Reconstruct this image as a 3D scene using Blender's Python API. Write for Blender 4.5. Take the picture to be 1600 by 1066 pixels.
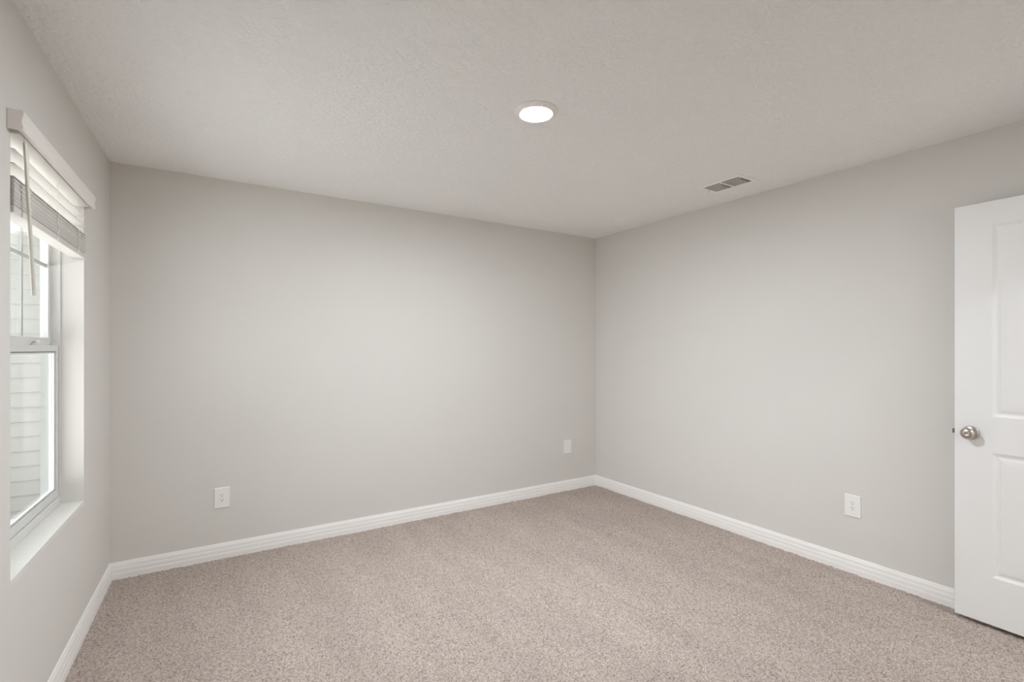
import bpy, bmesh, math, random
import numpy as np
from mathutils import Vector, Matrix

random.seed(7)
for o in list(bpy.data.objects):
    bpy.data.objects.remove(o)
scene = bpy.context.scene
COL = scene.collection

# ------------------------------------------------------------------ camera, sky, sun, exposure
scene.view_settings.view_transform = 'Standard'
scene.view_settings.look = 'None'
scene.view_settings.gamma = 1.0
scene.view_settings.exposure = 0.0
scene.view_settings.use_curve_mapping = False
scene.cycles.max_bounces = 14
scene.cycles.diffuse_bounces = 10
scene.cycles.glossy_bounces = 4
scene.cycles.transparent_max_bounces = 16
scene.cycles.caustics_reflective = False
scene.cycles.caustics_refractive = False
scene.cycles.sample_clamp_indirect = 8.0

CAM_H = 1.345
YAW = 32.40                                   # camera turned right of the side walls' direction
cam_data = bpy.data.cameras.new('camera')
cam_data.sensor_width = 36.0
cam_data.lens = 36.0 * 769.0 / 1600.0
cam_data.shift_y = 12.0 / 1600.0
cam_data.clip_start = 0.02
cam = bpy.data.objects.new('camera', cam_data)
cam.location = (0, 0, CAM_H)
cam.rotation_euler = (math.radians(90), 0, math.radians(-YAW))
COL.objects.link(cam)
scene.camera = cam

SKY = 1.15
SUN = 21
LAMP = 1060
HALL_FILL = 450  # strength of the added fill lamp in the hallway
world = bpy.data.worlds.new('overcast_sky')
scene.world = world
world.use_nodes = True
bg = world.node_tree.nodes['Background']
bg.inputs['Color'].default_value = (0.96, 1.0, 1.05, 1)
_wn = world.node_tree                                # the haze is brighter towards the west, low over the horizon
_tc = _wn.nodes.new('ShaderNodeTexCoord')
_dp = _wn.nodes.new('ShaderNodeVectorMath'); _dp.operation = 'DOT_PRODUCT'; _dp.inputs[1].default_value = (-0.95, 0.05, 0.30)
_mx = _wn.nodes.new('ShaderNodeMath'); _mx.operation = 'MAXIMUM'; _mx.inputs[1].default_value = 0.0
_pw = _wn.nodes.new('ShaderNodeMath'); _pw.operation = 'POWER'; _pw.inputs[1].default_value = 6.0
_ma = _wn.nodes.new('ShaderNodeMath'); _ma.operation = 'MULTIPLY_ADD'; _ma.inputs[1].default_value = SKY * 8.0; _ma.inputs[2].default_value = SKY
_wn.links.new(_tc.outputs['Generated'], _dp.inputs[0]); _wn.links.new(_dp.outputs['Value'], _mx.inputs[0])
_wn.links.new(_mx.outputs[0], _pw.inputs[0]); _wn.links.new(_pw.outputs[0], _ma.inputs[0]); _wn.links.new(_ma.outputs[0], bg.inputs['Strength'])

sun_data = bpy.data.lights.new('hazy_sun', 'SUN')   # high sun from beyond the neighbouring house; it lights the ground outside
sun_data.energy = SUN
sun_data.angle = math.radians(10)
sun_data.color = (0.97, 1.0, 1.05)
sun = bpy.data.objects.new('hazy_sun', sun_data)
_e, _a = math.radians(58), math.radians(58)          # elevation, and azimuth from due west towards the far house
_d = Vector((math.cos(_e) * math.cos(_a), -math.cos(_e) * math.sin(_a), -math.sin(_e)))
sun.rotation_euler = _d.to_track_quat('-Z', 'Y').to_euler()
sun.location = (-8, 3, 6)
COL.objects.link(sun)

# ------------------------------------------------------------------ helpers
def tag(o, label=None, cat=None, group=None, kind=None):
    if label: o['label'] = label
    if cat: o['category'] = cat
    if group: o['group'] = group
    if kind: o['kind'] = kind
    return o

def link(name, me, mat, parent=None, smooth=False):
    if mat is not None and len(me.materials) == 0:
        me.materials.append(mat)
    if smooth:
        for p in me.polygons: p.use_smooth = True
    o = bpy.data.objects.new(name, me)
    COL.objects.link(o)
    if parent: o.parent = parent
    return o

def build(name, bm, mat, parent=None, smooth=False, bevel=0.0, seg=2):
    bmesh.ops.recalc_face_normals(bm, faces=bm.faces)
    me = bpy.data.meshes.new(name)
    bm.to_mesh(me); bm.free()
    o = link(name, me, mat, parent, smooth)
    if bevel:
        m = o.modifiers.new('bevel', 'BEVEL'); m.width = bevel; m.segments = seg
        m.limit_method = 'ANGLE'; m.angle_limit = math.radians(40)
    return o

def empty(name, loc=(0, 0, 0), rz=0.0):
    o = bpy.data.objects.new(name, None)
    o.location = loc; o.rotation_euler = (0, 0, rz); o.empty_display_size = 0.1
    COL.objects.link(o)
    return o

def box(bm, x0, x1, y0, y1, z0, z1):
    v = [bm.verts.new((x, y, z)) for z in (z0, z1) for y in (y0, y1) for x in (x0, x1)]
    for f in ((0, 2, 3, 1), (4, 5, 7, 6), (0, 1, 5, 4), (2, 6, 7, 3), (0, 4, 6, 2), (1, 3, 7, 5)):
        bm.faces.new([v[i] for i in f])

def new_box(name, mat, parent, *b, bevel=0.0):
    bm = bmesh.new(); box(bm, *b)
    return build(name, bm, mat, parent, bevel=bevel)

def prism(bm, pts, fn, t0, t1, miter0=0.0, miter1=0.0):
    """extrude a closed profile of (d, z) from t0 to t1; fn(t, d, z) gives the point; miters shift the ends by depth"""
    a = [bm.verts.new(fn(t0 + miter0 * d, d, z)) for d, z in pts]
    b = [bm.verts.new(fn(t1 - miter1 * d, d, z)) for d, z in pts]
    n = len(pts)
    for i in range(n):
        j = (i + 1) % n
        bm.faces.new((a[i], a[j], b[j], b[i]))
    bm.faces.new(a); bm.faces.new(b[::-1])

def lathe(bm, prof, segs=48, axis='Z', off=(0, 0, 0)):
    """profile of (radius, height) turned about an axis"""
    rings = []
    def put(r, a, h):
        c, s = r * math.cos(a), r * math.sin(a)
        p = {'Z': (c, s, h), 'Y': (c, h, s), 'X': (h, c, s)}[axis]
        return bm.verts.new((p[0] + off[0], p[1] + off[1], p[2] + off[2]))
    for r, h in prof:
        if r < 1e-6: rings.append([put(0, 0, h)])
        else: rings.append([put(r, 2 * math.pi * i / segs, h) for i in range(segs)])
    for A, B in zip(rings, rings[1:]):
        for i in range(segs):
            j = (i + 1) % segs
            if len(A) == 1 and len(B) == 1: continue
            if len(A) == 1: bm.faces.new((A[0], B[i], B[j]))
            elif len(B) == 1: bm.faces.new((A[i], A[j], B[0]))
            else: bm.faces.new((A[i], A[j], B[j], B[i]))

def tube(bm, p0, p1, r, segs=8):
    p0, p1 = Vector(p0), Vector(p1)
    q = (p1 - p0).to_track_quat('Z', 'Y')
    A = [bm.verts.new(p0 + q @ Vector((r * math.cos(2 * math.pi * i / segs), r * math.sin(2 * math.pi * i / segs), 0))) for i in range(segs)]
    B = [bm.verts.new(p1 + q @ Vector((r * math.cos(2 * math.pi * i / segs), r * math.sin(2 * math.pi * i / segs), 0))) for i in range(segs)]
    for i in range(segs):
        j = (i + 1) % segs
        bm.faces.new((A[i], A[j], B[j], B[i]))
    bm.faces.new(A[::-1]); bm.faces.new(B)

# ------------------------------------------------------------------ materials
def srgb(r, g, b):
    f = lambda c: (c / 255 / 12.92) if c / 255 <= 0.04045 else ((c / 255 + 0.055) / 1.055) ** 2.4
    return (f(r), f(g), f(b), 1)

def mat(name, color, rough=0.6, metal=0.0, spec=0.3, bump=None, vary=0.02, vary_scale=3.0):
    m = bpy.data.materials.new(name); m.use_nodes = True
    nt = m.node_tree; b = nt.nodes['Principled BSDF']
    b.inputs['Roughness'].default_value = rough
    b.inputs['Metallic'].default_value = metal
    b.inputs['Specular IOR Level'].default_value = spec
    tc = nt.nodes.new('ShaderNodeTexCoord')
    nz = nt.nodes.new('ShaderNodeTexNoise'); nz.inputs['Scale'].default_value = vary_scale; nz.inputs['Detail'].default_value = 3
    nt.links.new(tc.outputs['Object'], nz.inputs['Vector'])
    rp = nt.nodes.new('ShaderNodeValToRGB')
    lo = [c * (1 - vary) for c in color[:3]] + [1]; hi = [min(1, c * (1 + vary)) for c in color[:3]] + [1]
    rp.color_ramp.elements[0].position = 0.3; rp.color_ramp.elements[0].color = lo
    rp.color_ramp.elements[1].position = 0.7; rp.color_ramp.elements[1].color = hi
    nt.links.new(nz.outputs['Fac'], rp.inputs['Fac']); nt.links.new(rp.outputs['Color'], b.inputs['Base Color'])
    if bump:
        scale, strength, dist = bump
        n2 = nt.nodes.new('ShaderNodeTexNoise'); n2.inputs['Scale'].default_value = scale; n2.inputs['Detail'].default_value = 4
        nt.links.new(tc.outputs['Object'], n2.inputs['Vector'])
        bp = nt.nodes.new('ShaderNodeBump'); bp.inputs['Strength'].default_value = strength; bp.inputs['Distance'].default_value = dist
        nt.links.new(n2.outputs['Fac'], bp.inputs['Height']); nt.links.new(bp.outputs['Normal'], b.inputs['Normal'])
    return m

M_WALL = mat('greige_wall_paint', srgb(217, 214, 209), 0.75, spec=0.2, bump=(170, 0.12, 0.002), vary=0.006)
M_TRIM = mat('white_trim_paint', srgb(240, 238, 235), 0.42, spec=0.4, vary=0.006)
M_DOOR = mat('white_door_paint', srgb(233, 232, 230), 0.45, spec=0.35, bump=(260, 0.05, 0.001), vary=0.006)
M_VINYL = mat('white_vinyl', srgb(213, 213, 210), 0.35, spec=0.4, vary=0.006)
M_SILL = mat('white_marble_sill', srgb(224, 223, 218), 0.3, spec=0.4, vary=0.01, vary_scale=9)
M_BLIND = mat('white_faux_wood', srgb(217, 213, 208), 0.5, spec=0.3, bump=(90, 0.06, 0.001), vary=0.01)
M_VALANCE = mat('white_valance_paint', srgb(238, 234, 230), 0.45, spec=0.35, vary=0.006)
M_CORD = mat('white_cord', srgb(235, 232, 226), 0.8, spec=0.1, vary=0.02, vary_scale=80)
M_WAND = mat('grey_white_plastic', srgb(214, 210, 198), 0.35, spec=0.5, vary=0.02)
M_PLATE = mat('white_plastic', srgb(238, 238, 236), 0.35, spec=0.4, vary=0.005)
M_GASKET = mat('grey_gasket', srgb(120, 121, 120), 0.7, vary=0.03)
M_SLOT = mat('dark_slot', srgb(122, 120, 118), 0.7, vary=0.05)
M_VENT = mat('white_painted_metal', srgb(246, 244, 240), 0.45, spec=0.4, vary=0.01)
M_DUCT = mat('dark_duct', srgb(96, 96, 94), 0.8, vary=0.1, vary_scale=20)
M_BOLT = mat('dull_steel', srgb(112, 106, 100), 0.5, metal=0.6, vary=0.05, vary_scale=60)
M_DIM_LINER = mat('grey_dimming_liner', srgb(160, 161, 158), 0.5, spec=0.2, vary=0.01)  # grey stands in for shade on the overbright outer jamb
M_GRID = mat('grey_white_grid', srgb(176, 178, 174), 0.5, spec=0.2, vary=0.01)
M_NICKEL = mat('satin_nickel', srgb(196, 188, 180), 0.28, metal=1.0, vary=0.04, vary_scale=40)
M_SIDING = mat('pale_vinyl_siding', srgb(169, 168, 162), 0.6, spec=0.2, vary=0.015)
M_BOARD = mat('pale_corner_trim', srgb(173, 172, 167), 0.6, spec=0.2, vary=0.01)
M_ROOF = mat('tan_shingles', srgb(150, 140, 126), 0.9, spec=0.1, vary=0.25, vary_scale=40)
M_GROUND = mat('pale_concrete', srgb(206, 204, 200), 0.95, spec=0.1, vary=0.06, vary_scale=6)
M_HALLFLOOR = mat('hall_carpet', srgb(190, 178, 167), 0.95, spec=0.05, vary=0.1, vary_scale=200)

def ceiling_mat():
    m = mat('knockdown_ceiling_paint', srgb(244, 244, 243), 0.85, spec=0.1, vary=0.006)
    nt = m.node_tree; b = nt.nodes['Principled BSDF']
    tc = [n for n in nt.nodes if n.type == 'TEX_COORD'][0]
    n1 = nt.nodes.new('ShaderNodeTexNoise'); n1.inputs['Scale'].default_value = 46; n1.inputs['Detail'].default_value = 3
    n1.inputs['Roughness'].default_value = 0.55; n1.inputs['Distortion'].default_value = 0.25
    nt.links.new(tc.outputs['Object'], n1.inputs['Vector'])
    r = nt.nodes.new('ShaderNodeValToRGB')
    r.color_ramp.elements[0].position = 0.43; r.color_ramp.elements[1].position = 0.58
    nt.links.new(n1.outputs['Fac'], r.inputs['Fac'])
    bp = nt.nodes.new('ShaderNodeBump'); bp.inputs['Strength'].default_value = 0.6; bp.inputs['Distance'].default_value = 0.004
    nt.links.new(r.outputs['Color'], bp.inputs['Height']); nt.links.new(bp.outputs['Normal'], b.inputs['Normal'])
    return m
M_CEIL = ceiling_mat()

def carpet_mat():
    m = bpy.data.materials.new('flecked_beige_carpet'); m.use_nodes = True
    nt = m.node_tree; b = nt.nodes['Principled BSDF']
    b.inputs['Roughness'].default_value = 0.95; b.inputs['Specular IOR Level'].default_value = 0.05
    tc = nt.nodes.new('ShaderNodeTexCoord')
    n1 = nt.nodes.new('ShaderNodeTexNoise'); n1.inputs['Scale'].default_value = 145; n1.inputs['Detail'].default_value = 2.5
    n1.inputs['Roughness'].default_value = 0.7
    nt.links.new(tc.outputs['Object'], n1.inputs['Vector'])
    r = nt.nodes.new('ShaderNodeValToRGB'); e = r.color_ramp.elements
    e[0].position = 0.33; e[0].color = srgb(126, 110, 101)
    e[1].position = 0.66; e[1].color = srgb(201, 189, 180)
    x = e.new(0.45); x.color = srgb(167, 154, 145)
    nt.links.new(n1.outputs['Fac'], r.inputs['Fac']); mp = nt.nodes.new('ShaderNodeMapping'); mp.inputs['Scale'].default_value = (3.2, 0.8, 1.0); mp.inputs['Rotation'].default_value = (0, 0, 0.12)
    n3 = nt.nodes.new('ShaderNodeTexNoise'); n3.inputs['Scale'].default_value = 1.6; n3.inputs['Detail'].default_value = 2
    nt.links.new(tc.outputs['Object'], mp.inputs['Vector']); nt.links.new(mp.outputs['Vector'], n3.inputs['Vector'])
    mr = nt.nodes.new('ShaderNodeMapRange'); mr.inputs['From Min'].default_value = 0.35; mr.inputs['From Max'].default_value = 0.65
    mr.inputs['To Min'].default_value = 0.955; mr.inputs['To Max'].default_value = 1.045
    nt.links.new(n3.outputs['Fac'], mr.inputs['Value'])
    sc = nt.nodes.new('ShaderNodeVectorMath'); sc.operation = 'SCALE'       # faint vacuum streaks in the lay of the pile
    nt.links.new(r.outputs['Color'], sc.inputs[0]); nt.links.new(mr.outputs['Result'], sc.inputs['Scale'])
    nt.links.new(sc.outputs['Vector'], b.inputs['Base Color'])
    n2 = nt.nodes.new('ShaderNodeTexNoise'); n2.inputs['Scale'].default_value = 240; n2.inputs['Detail'].default_value = 2
    nt.links.new(tc.outputs['Object'], n2.inputs['Vector'])
    bp = nt.nodes.new('ShaderNodeBump'); bp.inputs['Strength'].default_value = 0.5; bp.inputs['Distance'].default_value = 0.004
    nt.links.new(n2.outputs['Fac'], bp.inputs['Height']); nt.links.new(bp.outputs['Normal'], b.inputs['Normal'])
    return m
M_CARPET = carpet_mat()

def glass_mat():
    m = bpy.data.materials.new('window_glass'); m.use_nodes = True
    nt = m.node_tree; nt.nodes.remove(nt.nodes['Principled BSDF'])
    out = nt.nodes['Material Output']
    tr = nt.nodes.new('ShaderNodeBsdfTransparent'); tr.inputs['Color'].default_value = (0.985, 0.995, 0.99, 1)
    gl = nt.nodes.new('ShaderNodeBsdfGlossy'); gl.inputs['Roughness'].default_value = 0.0
    lw_ = nt.nodes.new('ShaderNodeLayerWeight'); lw_.inputs['Blend'].default_value = 0.5
    pw = nt.nodes.new('ShaderNodeMath'); pw.operation = 'POWER'; pw.inputs[1].default_value = 5.0
    ma = nt.nodes.new('ShaderNodeMath'); ma.operation = 'MULTIPLY_ADD'; ma.inputs[1].default_value = 0.45; ma.inputs[2].default_value = 0.03
    mx = nt.nodes.new('ShaderNodeMixShader')
    nt.links.new(lw_.outputs['Facing'], pw.inputs[0]); nt.links.new(pw.outputs[0], ma.inputs[0])
    nt.links.new(ma.outputs[0], mx.inputs['Fac'])
    nt.links.new(tr.outputs['BSDF'], mx.inputs[1]); nt.links.new(gl.outputs['BSDF'], mx.inputs[2])
    nt.links.new(mx.outputs['Shader'], out.inputs['Surface'])
    return m
M_GLASS = glass_mat()

def emit(name, color, strength):
    m = bpy.data.materials.new(name); m.use_nodes = True
    b = m.node_tree.nodes['Principled BSDF']
    b.inputs['Base Color'].default_value = (0.8, 0.8, 0.8, 1)
    b.inputs['Emission Color'].default_value = color
    b.inputs['Emission Strength'].default_value = strength
    return m

# ------------------------------------------------------------------ room dimensions (metres)
XL, XR, YB, ZC = -0.441, 3.297, 3.655, 2.430
SLANT = math.radians(1.9)                          # the window wall is not quite square to the back wall
DU = Vector((-math.sin(SLANT), -math.cos(SLANT), 0))   # along the window wall, away from the back corner
DN = Vector((math.cos(SLANT), -math.sin(SLANT), 0))    # out of the window wall, into the room
FRONT_X, FRONT_Y, NOOK_Y = 1.90, 0.03, -0.62       # door wall, and the deeper nook the picture is taken from
WT = 0.17

def left_frame(name):                              # local x = into the room, local y = towards the back corner
    return empty(name, (XL, YB, 0), -SLANT)
# in that frame a point u from the corner, o off the wall is (o, -u, z)

# ---- floor, ceiling
def carpet():
    step = 0.005
    xs = np.arange(-0.64, XR + 0.02, step); ys = np.arange(-0.66, YB + 0.02, step)
    rng = np.random.default_rng(3)
    nx, ny = len(xs), len(ys)
    h = rng.normal(0, 1, (ny, nx))
    p = np.pad(h, 1, mode='edge')
    h = (p[:-2, 1:-1] + p[2:, 1:-1] + p[1:-1, :-2] + p[1:-1, 2:] + 2.2 * p[1:-1, 1:-1]) / 3.2
    big = rng.normal(0, 1, (ny // 12 + 2, nx // 12 + 2))
    iy = np.arange(ny) / 12.0; ix = np.arange(nx) / 12.0
    y0 = iy.astype(int); x0 = ix.astype(int); fy = (iy - y0)[:, None]; fx = (ix - x0)[None, :]
    bl = (big[np.ix_(y0, x0)] * (1 - fy) * (1 - fx) + big[np.ix_(y0 + 1, x0)] * fy * (1 - fx)
          + big[np.ix_(y0, x0 + 1)] * (1 - fy) * fx + big[np.ix_(y0 + 1, x0 + 1)] * fy * fx)
    z = 0.004 + 0.0017 * h + 0.0012 * bl
    z = np.clip(z, -0.003, 0.012)
    X, Y = np.meshgrid(xs, ys)
    X = X + rng.uniform(-0.0015, 0.0015, X.shape); Y = Y + rng.uniform(-0.0015, 0.0015, Y.shape)
    co = np.stack([X, Y, z], -1).reshape(-1, 3).astype(np.float32)
    idx = np.arange(nx * ny).reshape(ny, nx)
    q = np.stack([idx[:-1, :-1], idx[:-1, 1:], idx[1:, 1:], idx[1:, :-1]], -1).reshape(-1, 4).astype(np.int32)
    me = bpy.data.meshes.new('floor')
    me.vertices.add(len(co)); me.vertices.foreach_set('co', co.ravel())
    me.loops.add(q.size); me.loops.foreach_set('vertex_index', q.ravel())
    me.polygons.add(len(q)); me.polygons.foreach_set('loop_start', np.arange(0, q.size, 4, dtype=np.int32))
    me.polygons.foreach_set('use_smooth', np.ones(len(q), dtype=bool))
    me.update(calc_edges=True)
    return link('floor', me, M_CARPET)
tag(carpet(), 'flecked beige cut-pile carpet covering the bedroom floor', 'carpet', kind='structure')

tag(new_box('ceiling', M_CEIL, None, -0.85, XR + 0.2, NOOK_Y - 0.2, YB + 0.2, ZC, ZC + 0.15),
    'pale knockdown-textured ceiling', 'ceiling', kind='structure')

# ---- walls
tag(new_box('wall_back', M_WALL, None, XL - 0.25, XR + 0.17, YB, YB + WT, -0.05, ZC),
    'plain greige wall facing the camera left of the far corner', 'wall', kind='structure')
tag(new_box('wall_right', M_WALL, None, XR, XR + WT, FRONT_Y - 0.12, YB, -0.05, ZC),
    'plain greige wall on the right behind the open door', 'wall', kind='structure')

# window opening in the left wall
WU0, WU1, WZ0, WZ1 = 0.612, 1.549, 0.628, 2.060
def wall_with_hole(bm, y_a, y_b, z_a, z_b, hy0, hy1, hz0, hz1, x0, x1):
    ys = [y_a, hy0, hy1, y_b]; zs = [z_a, hz0, hz1, z_b]
    V = {}
    for xi, x in enumerate((x0, x1)):
        for i, y in enumerate(ys):
            for j, z in enumerate(zs):
                V[xi, i, j] = bm.verts.new((x, y, z))
    for xi in (0, 1):
        for i in range(3):
            for j in range(3):
                if (i, j) == (1, 1): continue
                bm.faces.new((V[xi, i, j], V[xi, i + 1, j], V[xi, i + 1, j + 1], V[xi, i, j + 1]))
    def strip(a, b): bm.faces.new((V[0, a[0], a[1]], V[0, b[0], b[1]], V[1, b[0], b[1]], V[1, a[0], a[1]]))
    for k in range(3):
        strip((k, 0), (k + 1, 0)); strip((k, 3), (k + 1, 3)); strip((0, k), (0, k + 1)); strip((3, k), (3, k + 1))
    strip((1, 1), (2, 1)); strip((1, 2), (2, 2)); strip((1, 1), (1, 2)); strip((2, 1), (2, 2))
bm = bmesh.new()
wall_with_hole(bm, -4.45, 0.0, -0.05, ZC, -WU1, -WU0, WZ0 - 0.02, WZ1, -0.152, 0.0)
wl = build('wall_left', bm, M_WALL)
wl.location = (XL, YB, 0); wl.rotation_euler = (0, 0, -SLANT)
tag(wl, 'greige wall on the left with the window in it', 'wall', kind='structure')

# door wall (behind the camera's right shoulder) with its doorway, and the nook the camera stands in
DX0, DX1, DZ = 2.315, 3.190, 2.062
bm = bmesh.new()
box(bm, FRONT_X, DX0, FRONT_Y - 0.12, FRONT_Y, -0.05, ZC)
box(bm, DX1, XR, FRONT_Y - 0.12, FRONT_Y, -0.05, ZC)
box(bm, DX0, DX1, FRONT_Y - 0.12, FRONT_Y, DZ, ZC)
tag(build('wall_front', bm, M_WALL), 'greige wall with the doorway behind the camera', 'wall', kind='structure')
tag(new_box('wall_nook', M_WALL, None, -0.72, FRONT_X + 0.12, NOOK_Y - 0.12, NOOK_Y, -0.05, ZC),
    'greige end wall of the nook behind the camera', 'wall', kind='structure')
tag(new_box('wall_return', M_WALL, None, FRONT_X, FRONT_X + 0.12, NOOK_Y, FRONT_Y - 0.12, -0.05, ZC),
    'short greige wall joining the nook to the door wall', 'wall', kind='structure')

# hallway beyond the doorway
HY = -1.45
tag(new_box('floor_hall', M_HALLFLOOR, None, FRONT_X + 0.12, 4.6, HY, FRONT_Y - 0.0, -0.05, -0.004), 'carpet of the hallway outside the door', 'carpet', kind='structure')
tag(new_box('ceiling_hall', M_CEIL, None, FRONT_X + 0.12, 4.6, HY, FRONT_Y - 0.12, ZC - 0.002, ZC + 0.15), 'ceiling of the hallway outside the door', 'ceiling', kind='structure')
bm = bmesh.new()
box(bm, FRONT_X + 0.12, 4.6, HY - 0.12, HY, -0.05, ZC)
tag(build('wall_hall', bm, M_WALL), 'far wall of the hallway outside the door', 'wall', kind='structure')
bm = bmesh.new()
box(bm, 4.6, 4.72, HY - 0.12, FRONT_Y, -0.05, ZC)
tag(build('wall_hall_end', bm, M_WALL), 'end wall of the hallway outside the door', 'wall', kind='structure')
bm = bmesh.new()
box(bm, XR + WT, 4.6, FRONT_Y - 0.12, FRONT_Y, -0.05, ZC)
tag(build('wall_hall_side', bm, M_WALL), 'near wall of the hallway outside the door', 'wall', kind='structure')

# ---- baseboards
BB = [(0.0, 0.0), (0.0145, 0.0), (0.0145, 0.034), (0.0130, 0.040), (0.0126, 0.060), (0.0106, 0.067), (0.0100, 0.083), (0.0068, 0.092), (0.0045, 0.100), (0.0, 0.101)]
bm = bmesh.new()
prism(bm, BB, lambda t, d, z: (t, YB - d, z), XL, XR, 1.0, 1.0)
tag(build('baseboard_back', bm, M_TRIM), 'white stepped baseboard along the wall left of the far corner', 'baseboard', kind='structure')
bm = bmesh.new()
prism(bm, BB, lambda t, d, z: (XR - d, YB - t, z), 0.0, YB - FRONT_Y, 1.0, 0.0)
tag(build('baseboard_right', bm, M_TRIM), 'white stepped baseboard along the right wall', 'baseboard', kind='structure')
bm = bmesh.new()
prism(bm, BB, lambda t, d, z: (d, -t, z), 0.0, 4.28, 1.0, 0.0)
b = build('baseboard_left', bm, M_TRIM); b.location = (XL, YB, 0); b.rotation_euler = (0, 0, -SLANT)
tag(b, 'white stepped baseboard under the window wall', 'baseboard', kind='structure')

# doorway lining (behind the camera)
bm = bmesh.new()
box(bm, DX0, DX0 + 0.018, FRONT_Y - 0.12, FRONT_Y, 0, DZ)
box(bm, DX1 - 0.002, DX1, FRONT_Y - 0.12, FRONT_Y, 0, DZ)
box(bm, DX0 + 0.018, DX1 - 0.002, FRONT_Y - 0.12, FRONT_Y, DZ - 0.012, DZ)
box(bm, DX0 - 0.06, DX0 + 0.008, FRONT_Y, FRONT_Y + 0.014, 0, DZ + 0.055)
box(bm, DX0 + 0.008, DX1 - 0.004, FRONT_Y, FRONT_Y + 0.014, DZ - 0.006, DZ + 0.055)
tag(build('trim_1', bm, M_TRIM), 'white lining and casing of the doorway behind the camera', 'door casing', kind='structure')

# ------------------------------------------------------------------ window_1 (white vinyl single-hung)
win = left_frame('window_1')
tag(win, 'white vinyl single-hung window with a grid in its upper sash', 'window', kind='structure')
FI = -0.082                                        # room face of the vinyl frame
def ring(bm, y0, y1, z0, z1, w, x0, x1, wb=None, wt=None):
    """rectangular frame of member width w (bottom wb, top wt) between x0 and x1, one connected mesh"""
    wb = w if wb is None else wb; wt = w if wt is None else wt
    O = [(y0, z0), (y1, z0), (y1, z1), (y0, z1)]
    I = [(y0 + w, z0 + wb), (y1 - w, z0 + wb), (y1 - w, z1 - wt), (y0 + w, z1 - wt)]
    L = {}
    for k, x in ((0, x0), (1, x1)):
        L[k] = ([bm.verts.new((x, a, c)) for a, c in O], [bm.verts.new((x, a, c)) for a, c in I])
    for i in range(4):
        j = (i + 1) % 4
        for k in (0, 1):
            bm.faces.new((L[k][0][i], L[k][0][j], L[k][1][j], L[k][1][i]))
        bm.faces.new((L[0][0][i], L[0][0][j], L[1][0][j], L[1][0][i]))
        bm.faces.new((L[0][1][i], L[0][1][j], L[1][1][j], L[1][1][i]))
y0, y1 = -WU1, -WU0
bm = bmesh.new(); ring(bm, y0, y1, WZ0, WZ1, 0.010, -0.150, FI, wb=0.036, wt=0.030)
build('window_frame', bm, M_VINYL, win, bevel=0.0025)
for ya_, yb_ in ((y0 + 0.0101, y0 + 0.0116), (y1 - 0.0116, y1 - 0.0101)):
    new_box('added_jamb_liner', M_DIM_LINER, win, -0.1495, -0.1155, ya_, yb_, WZ0 + 0.0365, 1.339)  # added lining, coloured grey to tone down the brightly lit frame edge
# upper sash (outer track)
bm = bmesh.new(); ring(bm, y0 + 0.010, y1 - 0.010, 1.340, WZ1 - 0.030, 0.034, -0.143, -0.115, wb=0.055, wt=0.034)
us = build('upper_sash', bm, M_VINYL, win, bevel=0.002)
gy0, gy1, gz0, gz1 = y0 + 0.044, y1 - 0.044, 1.395, WZ1 - 0.064
new_box('pane', M_GLASS, us, -0.131, -0.127, gy0, gy1, gz0, gz1)
for k in (1, 2):
    yy = gy0 + (gy1 - gy0) * k / 3 - 0.030
    new_box('muntin', M_GRID, us, -0.1265, -0.1215, yy - 0.008, yy + 0.008, gz0, gz1)
zz = 1.718
new_box('muntin', M_GRID, us, -0.1265, -0.1210, gy0, gy1, zz - 0.008, zz + 0.008)
# lower sash (inner track)
bm = bmesh.new(); ring(bm, y0 + 0.0125, y1 - 0.0125, WZ0 + 0.0385, 1.360, 0.0275, -0.1145, -0.088, wb=0.0335, wt=0.027)
ls = build('lower_sash', bm, M_VINYL, win, bevel=0.002)
new_box('pane', M_GLASS, ls, -0.107, -0.103, y0 + 0.040, y1 - 0.040, WZ0 + 0.072, 1.333)
bm = bmesh.new(); ring(bm, y0 + 0.040, y1 - 0.040, WZ0 + 0.072, 1.333, 0.003, -0.102, -0.0975)
build('gasket', bm, M_GASKET, ls)
bm = bmesh.new(); ring(bm, y0 + 0.043, y1 - 0.043, WZ0 + 0.075, 1.330, 0.007, -0.102, -0.0935)
build('glazing_bead', bm, M_VINYL, ls, bevel=0.002)
# sash lock on the meeting rail and tilt latches
for yy in (-0.87, -1.29):
    bm = bmesh.new()
    box(bm, -0.110, -0.092, yy - 0.028, yy + 0.028, 1.3605, 1.368)
    lathe(bm, [(0, 1.368), (0.010, 1.368), (0.010, 1.376), (0.007, 1.379), (0, 1.379)], 16, 'Z', (-0.101, yy, 0))
    box(bm, -0.106, -0.096, yy + 0.002, yy + 0.034, 1.371, 1.377)
    build('sash_lock', bm, M_VINYL, ls, bevel=0.0015)
for yy in (y1 - 0.045, y0 + 0.045):
    new_box('tilt_latch', M_VINYL, ls, -0.108, -0.094, yy - 0.020, yy + 0.020, 1.3605, 1.366, bevel=0.002)
# stool
new_box('window_sill', M_SILL, win, FI - 0.03, 0.0008, y0 + 0.0005, y1 - 0.0005, WZ0 - 0.0195, WZ0, bevel=0.0006)

# ------------------------------------------------------------------ window blind
blind = left_frame('window_blind')
tag(blind, 'white faux-wood blind raised halfway up the window on the left wall', 'blind')
VU0, VU1 = WU0 - 0.020, WU1 + 0.021
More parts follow.
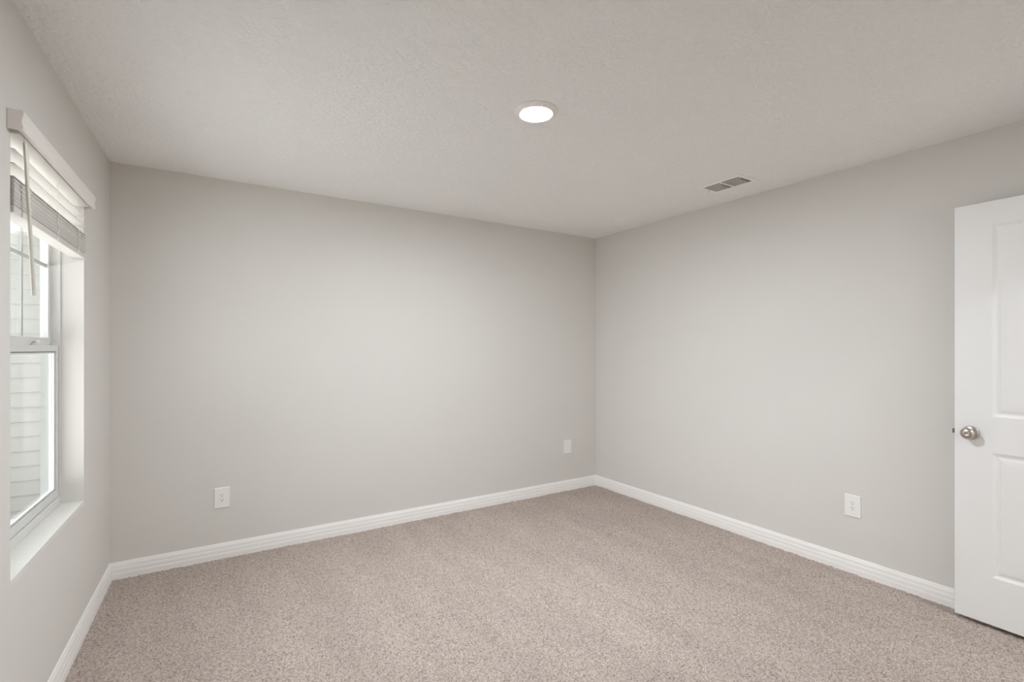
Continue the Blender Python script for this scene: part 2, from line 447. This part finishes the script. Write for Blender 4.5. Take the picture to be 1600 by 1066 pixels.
# valance: crown-profiled board across the front with returns to the wall
prof = [(0.024, 2.015), (0.035, 2.015), (0.037, 2.019), (0.037, 2.027), (0.0345, 2.033), (0.034, 2.045), (0.0365, 2.055),
        (0.038, 2.063), (0.038, 2.072), (0.036, 2.075), (0.024, 2.075)]
bm = bmesh.new()
prism(bm, prof, lambda t, d, z: (d, -t, z), VU0, VU1)
val = build('valance', bm, M_VALANCE, blind)
rp = [(0.0012, 2.015)] + prof[1:-1] + [(0.0012, 2.075)]
for a, b_ in ((VU0 - 0.0005, VU0 - 0.0105), (VU1 + 0.0005, VU1 + 0.0105)):
    bm = bmesh.new()
    prism(bm, rp, lambda t, d, z: (d, -t, z), a, b_)
    build('valance_return', bm, M_VALANCE, val)
SB, SF = -0.043, 0.008                             # back and front of the slats
SU0, SU1 = WU0 + 0.005, WU1 - 0.005
bm = bmesh.new()
box(bm, SB, 0.0225, -SU1, -SU0, 2.012, 2.056)
build('headrail', bm, M_BLIND, blind, bevel=0.003)
def slat(bm, z, tilt=0.0, crown=0.002, th=0.0026, u0=SU0, u1=SU1, dx=0.0):
    n = 6; top = []; bot = []
    for i in range(n + 1):
        t = i / n * 2 - 1
        x = (SB + SF) / 2 + dx + t * (SF - SB) / 2
        zc = z + crown * (1 - t * t) + tilt * t
        top.append((x, zc + th / 2)); bot.append((x, zc - th / 2))
    pts = bot + top[::-1]
    prism(bm, pts, lambda t, d, z: (d, -t, z), u0, u1)
bm = bmesh.new()
for z in (1.919, 1.963):
    slat(bm, z, tilt=0.001)
build('hanging_slats', bm, M_BLIND, blind)
bm = bmesh.new()
z = 1.7945; k = 0
while z < 1.874:
    slat(bm, z, tilt=random.uniform(-0.0003, 0.0003), crown=0.0012, dx=random.uniform(-0.0015, 0.0015), u0=SU0 + random.uniform(-.001, .001), u1=SU1 + random.uniform(-.001, .001))
    z += 0.0031; k += 1
slat(bm, 1.8765, tilt=0.0025, crown=0.002)
build('slat_stack', bm, M_BLIND, blind)
bm = bmesh.new(); box(bm, SB, SF, -SU1, -SU0, 1.767, 1.790)
build('bottom_rail', bm, M_BLIND, blind, bevel=0.002)
for u in (0.773, 1.088, 1.418):
    bm = bmesh.new()
    for x in (SF + 0.0016, SB - 0.0016):
        tube(bm, (x, -u, 2.012), (x, -u, 1.880), 0.0007, 6)
    # slack ladder string bunched in front of the stack
    rng = random.Random(int(u * 1000))
    px, py = SF + 0.003, -u
    z = 1.880
    pts = [Vector((SF + 0.0016, -u, 1.880))]
    while z > 1.795:
        z -= 0.006
        pts.append(Vector((SF + 0.004 + rng.uniform(-0.001, 0.004), -u + rng.uniform(-0.007, 0.007), z)))
    pts.append(Vector((SF + 0.0016, -u, 1.776)))
    for p, q in zip(pts, pts[1:]):
        tube(bm, p, q, 0.0019, 6)
    build('ladder_string', bm, M_CORD, blind)
    bm = bmesh.new(); box(bm, SF - 0.010, SF + 0.0035, -u - 0.008, -u + 0.008, 1.768, 1.779)
    build('ladder_plug', bm, M_CORD, blind, bevel=0.002)
bm = bmesh.new()
tube(bm, (0.0205, -1.500, 2.000), (0.0300, -1.452, 1.519), 0.0060, 6)
wd = build('tilt_wand', bm, M_WAND, blind, bevel=0.001)
bm = bmesh.new()
tube(bm, (0.0200, -1.5002, 2.0125), (0.0205, -1.500, 1.998), 0.0022, 8)
build('wand_hook', bm, M_VINYL, wd)

# ------------------------------------------------------------------ open door
ANG = math.atan2(0.9994, 0.034)
DW, DT, Z0, Z1 = 0.860, 0.035, 0.025, 2.050
free = Vector((3.195, 0.894, 0)); xdir = Vector((math.cos(ANG), math.sin(ANG), 0))
hinge = free - xdir * DW
def door_panel_faces(bm, y, sgn):
    st, xa, xb = 0.140, 0.140, DW - 0.140
    xs = [0, xa, xb, DW]; zs = [Z0, 0.253, 0.848, 1.020, 1.938, Z1]
    P = lambda x, yy, z: bm.verts.new((x, yy, z))
    for i in range(3):
        for j in range(5):
            x0, x1, z0, z1 = xs[i], xs[i + 1], zs[j], zs[j + 1]
            if i == 1 and j in (1, 3):
                lv = [(0.0, 0.0), (0.004, -0.0020), (0.011, -0.0055), (0.017, -0.0066), (0.020, -0.0062), (0.032, -0.0032), (0.050, -0.0018)]
                rings = []
                for o_, d_ in lv:
                    yy = y + sgn * d_
                    rings.append([P(x0 + o_, yy, z0 + o_), P(x1 - o_, yy, z0 + o_), P(x1 - o_, yy, z1 - o_), P(x0 + o_, yy, z1 - o_)])
                for A, B in zip(rings, rings[1:]):
                    for k in range(4):
                        m = (k + 1) % 4
                        bm.faces.new((A[k], A[m], B[m], B[k]))
                bm.faces.new(rings[-1])
            else:
                bm.faces.new((P(x0, y, z0), P(x1, y, z0), P(x1, y, z1), P(x0, y, z1)))
bm = bmesh.new()
door_panel_faces(bm, 0.0, 1); door_panel_faces(bm, -DT, -1)
for (xa, xb, za, zb) in ((0, 0, Z0, Z1), (DW, DW, Z0, Z1)):
    bm.faces.new([bm.verts.new(p) for p in ((xa, 0, za), (xa, -DT, za), (xa, -DT, zb), (xa, 0, zb))])
for zz in (Z0, Z1):
    bm.faces.new([bm.verts.new(p) for p in ((0, 0, zz), (DW, 0, zz), (DW, -DT, zz), (0, -DT, zz))])
bmesh.ops.remove_doubles(bm, verts=bm.verts, dist=1e-5)
door = build('door_1', bm, M_DOOR)
door.location = hinge; door.rotation_euler = (0, 0, ANG)
tag(door, 'white two-panel door standing open against the right wall', 'door', kind='structure')
KX, KZ = DW - 0.062, 0.933
def knob(sgn, y):
    prof = [(0, 0.0), (0.0330, 0.0), (0.0330, 0.004), (0.0300, 0.0075), (0.0170, 0.0095), (0.0120, 0.012), (0.0110, 0.020), (0.0130, 0.026),
            (0.0205, 0.030), (0.0260, 0.036), (0.0278, 0.0425), (0.0265, 0.0490), (0.0215, 0.0545), (0.0130, 0.0575), (0.0040, 0.0583), (0.0036, 0.0570), (0.0, 0.0570)]
    bm = bmesh.new()
    lathe(bm, [(r, y + sgn * h * (1.0 if sgn > 0 else 0.9)) for r, h in prof], 48, 'Y', (KX, 0, KZ))
    return bm
build('door_knob', knob(1, 0.0), M_NICKEL, door, smooth=True)
build('door_knob', knob(-1, -DT), M_NICKEL, door, smooth=True)
bm = bmesh.new()
box(bm, DW, DW + 0.0015, -DT / 2 - 0.0125, -DT / 2 + 0.0125, KZ - 0.028, KZ + 0.028)
lp = build('latch_plate', bm, M_NICKEL, door)
bm = bmesh.new()
pts = [(-DT / 2 + 0.008, DW + 0.0015), (-DT / 2 + 0.008, DW + 0.012), (-DT / 2 + 0.002, DW + 0.012), (-DT / 2 - 0.008, DW + 0.003), (-DT / 2 - 0.008, DW + 0.0015)]
prism(bm, pts, lambda t, d, z: (z, d, t), KZ - 0.011, KZ + 0.011)
build('latch_bolt', bm, M_BOLT, lp)
for hz in (0.22, 1.04, 1.85):
    bm = bmesh.new()
    tube(bm, (-0.004, 0.004, hz - 0.045), (-0.004, 0.004, hz + 0.045), 0.005, 12)
    box(bm, -0.0022, -0.0002, -0.030, 0.002, hz - 0.045, hz + 0.045)
    build('hinge', bm, M_NICKEL, door)

# ------------------------------------------------------------------ wall plates
def plate(label, loc, rz, sockets, name, cat, group=None):
    """local x across the plate, -y out of the wall"""
    root = empty(name, loc, rz)
    tag(root, label, cat, group)
    bm = bmesh.new()
    w, h, t = 0.0435, 0.0650, 0.0062
    lv = [(0, -0.0003), (0, -t * 0.45), (0.0012, -t * 0.8), (0.003, -t)]
    rings = [[bm.verts.new((sx * (w - o_), y, sz * (h - o_))) for sx, sz in ((-1, -1), (1, -1), (1, 1), (-1, 1))] for o_, y in lv]
    iw, ih = 0.0170, 0.0340
    rings.append([bm.verts.new((sx * iw, -t, sz * ih)) for sx, sz in ((-1, -1), (1, -1), (1, 1), (-1, 1))])
    rings.append([bm.verts.new((sx * iw, -t + 0.003, sz * ih)) for sx, sz in ((-1, -1), (1, -1), (1, 1), (-1, 1))])
    for A, B in zip(rings, rings[1:]):
        for k in range(4):
            m = (k + 1) % 4
            bm.faces.new((A[k], A[m], B[m], B[k]))
    bm.faces.new(rings[0][::-1]); bm.faces.new(rings[-1])
    build('cover_plate', bm, M_PLATE, root)
    ins = new_box('receptacle' if sockets else 'insert', M_PLATE, root, -iw + 0.0002, iw - 0.0002, -t - 0.0004, -t + 0.0028, -ih + 0.0002, ih - 0.0002, bevel=0.0006)
    if sockets:
        for zc in (0.0155, -0.0155):
            yy0, yy1 = -t - 0.0007, -t - 0.0003
            bm = bmesh.new()
            box(bm, -0.0074, -0.0050, yy0, yy1, zc + 0.0010, zc + 0.0100)
            box(bm, 0.0050, 0.0074, yy0, yy1, zc + 0.0018, zc + 0.0094)
            lathe(bm, [(0, yy0), (0.0030, yy0), (0.0030, yy1), (0, yy1)], 14, 'Y', (0, 0, zc - 0.0060))
            build('socket_slots', bm, M_SLOT, ins)
    else:
        bm = bmesh.new()
        lathe(bm, [(0, -t - 0.0005), (0.0062, -t - 0.0005), (0.0055, -t - 0.004), (0.0030, -t - 0.0045), (0, -t - 0.0045)], 16, 'Y', (0, 0, -0.006))
        build('cable_jack', bm, M_PLATE, ins)
    return root
plate('white duplex outlet low on the wall left of the far corner', (0.121, YB, 0.391), 0, True, 'power_outlet', 'outlet')
plate('small white wall plate without sockets beside the far corner', (2.943, YB, 0.417), 0, False, 'cable_plate', 'wall plate')
plate('white duplex outlet low on the right wall near the open door', (XR, 1.392, 0.405), -math.pi / 2, True, 'power_outlet', 'outlet')

# ------------------------------------------------------------------ ceiling light
LX, LY = 1.298, 1.840
cl = empty('ceiling_light', (LX, LY, ZC))
tag(cl, 'round white lit disc light in the middle of the ceiling', 'ceiling light')
bm = bmesh.new()
lathe(bm, [(0.0, -0.0004), (0.0985, -0.0004), (0.0985, -0.003), (0.0960, -0.0055), (0.0800, -0.0135), (0.0775, -0.0156), (0.0755, -0.0158), (0.0672, -0.0122), (0.0660, -0.0090), (0.0, -0.0090)], 72)
build('trim_ring', bm, M_VENT, cl, smooth=True)
bm = bmesh.new()
lathe(bm, [(0.0658, -0.0094), (0.0656, -0.0124), (0.062, -0.0144), (0.052, -0.0160), (0.030, -0.0176), (0.0, -0.0182)], 72)
build('lens', bm, emit('lit_lens', (0.945, 1.0, 1.065, 1), LAMP), cl, smooth=True)

hl = empty('added_hall_light', (2.75, -0.80, ZC - 0.002))  # added lamp, out of view, that fills the room through the doorway
tag(hl, 'added round disc light on the unseen hallway ceiling, filling the room with light', 'ceiling light')
bm = bmesh.new()
lathe(bm, [(0.0, -0.0004), (0.0985, -0.0004), (0.0985, -0.003), (0.0960, -0.0055), (0.0800, -0.0135), (0.0775, -0.0156), (0.0755, -0.0158), (0.0672, -0.0122), (0.0660, -0.0090), (0.0, -0.0090)], 48)
build('trim_ring', bm, M_VENT, hl, smooth=True)
bm = bmesh.new()
lathe(bm, [(0.0658, -0.0094), (0.0656, -0.0124), (0.062, -0.0144), (0.052, -0.0160), (0.030, -0.0176), (0.0, -0.0182)], 48)
build('lens', bm, emit('added_hall_lens', (0.945, 1.0, 1.065, 1), HALL_FILL), hl, smooth=True)

# ------------------------------------------------------------------ ceiling vent
vent = empty('ceiling_vent', (2.930, 1.975, ZC))
tag(vent, 'white louvred air vent in the ceiling near the right wall', 'air vent')
hx, hy = 0.100, 0.155
bm = bmesh.new()
# stamped face flange: (inset, height) rings
lv = [(0.0, -0.0004), (0.0, -0.003), (0.004, -0.0065), (0.024, -0.0080), (0.027, -0.0060), (0.027, -0.0004)]
rings = [[bm.verts.new((sx * (hx - o_), sy * (hy - o_), z_)) for sx, sy in ((-1, -1), (1, -1), (1, 1), (-1, 1))] for o_, z_ in lv]
for A, B in zip(rings, rings[1:] + rings[:1]):
    for k in range(4):
        m = (k + 1) % 4
        bm.faces.new((A[k], A[m], B[m], B[k]))
build('flange', bm, M_VENT, vent)
ix, iy = hx - 0.027, hy - 0.027
new_box('duct_back', M_DUCT, vent, -ix, ix, -iy, iy, -0.0016, -0.0006)
new_box('center_bar', M_VENT, vent, -ix, ix, -0.006, 0.006, -0.0085, -0.0020)
bm = bmesh.new()
for s in (-1, 1):
    ya, yb = (0.0062, iy) if s > 0 else (-iy, -0.0062)
    box(bm, -ix + 0.014, -ix + 0.021, ya, yb, -0.0082, -0.0066)
    for k in range(9):
        xc = -ix + 0.031 + k * 0.0130
        tl = 0.0020
        # each blade is a thin strip, almost upright, that leaves its slot open at one end
        pts = [(xc + tl, -0.0024), (xc + tl + 0.0012, -0.0026), (xc - tl + 0.0012, -0.0088), (xc - tl, -0.0086)]
        prism(bm, pts, lambda t, d, z: (d, t, z), ya + 0.015, yb)
build('louvre_blades', bm, M_VENT, vent)
bm = bmesh.new()
box(bm, -0.004, 0.004, hy - 0.020, hy - 0.012, -0.016, -0.0082)
box(bm, -0.012, 0.012, hy - 0.018, hy - 0.014, -0.021, -0.0155)
build('damper_lever', bm, M_VENT, vent, bevel=0.001)

# ------------------------------------------------------------------ outside the window
GZ = -0.55
tag(new_box('ground', M_GROUND, None, -14, -0.75, -8, 16, GZ - 0.1, GZ), 'pale ground between the houses outside the window', 'ground', kind='structure')
bm = bmesh.new()
box(bm, -0.152 - 0.70, -0.153, -6.0, 0.9, 2.46, 2.48)
box(bm, -0.152 - 0.72, -0.152 - 0.70, -6.0, 0.9, 2.44, 2.62)
ev = build('added_eave', bm, M_BOARD)  # unseen overhang added to keep direct sun off the window and sill
ev.location = (XL, YB, 0); ev.rotation_euler = (0, 0, -SLANT)
tag(ev, 'added pale roof overhang, out of view, shading the window from the sun', 'added_eave', kind='structure')
house = empty('neighbouring_house', (-4.7, 7.6, GZ))
tag(house, 'pale house wall of lapped siding seen through the window', 'house')
hx0, hx1 = -4.0, 3.36                               # local x of the wall's left end and its right corner
LAP, ZTOP = 0.165, 2.62 - GZ
first = 1.020 - GZ
first -= math.floor(first / LAP) * LAP
bm = bmesh.new()
zs = [0.0] + [first + i * LAP for i in range(60) if first + i * LAP < ZTOP] + [ZTOP]
prof = [(0.30, 0.0)]
for a, b_ in zip(zs, zs[1:]):
    prof += [(-0.016, a + 0.0005), (-0.014, a + 0.004), (0.0, b_)]
prof += [(0.30, ZTOP)]
prism(bm, prof, lambda t, d, z: (t, d, z), hx0, hx1)
build('siding', bm, M_SIDING, house)
new_box('corner_board', M_BOARD, house, hx1 - 0.002, hx1 + 0.085, -0.024, 0.09, 0.0, ZTOP, bevel=0.003)
new_box('side_wall', M_SIDING, house, hx0, hx1 + 0.06, 0.31, 6.0, 0.0, ZTOP)
bm = bmesh.new(); box(bm, hx0, hx1 + 0.40, -0.40, 6.0, ZTOP + 0.001, ZTOP + 0.02)
build('soffit', bm, M_VINYL, house)
new_box('fascia', M_VINYL, house, hx0, hx1 + 0.42, -0.42, -0.401, ZTOP - 0.03, ZTOP + 0.15)
bm = bmesh.new()
prism(bm, [(-0.44, ZTOP + 0.151), (2.8, ZTOP + 1.6), (6.0, ZTOP + 0.151)], lambda t, d, z: (t, d, z), hx0, hx1 + 0.44)
build('roof', bm, M_ROOF, house)
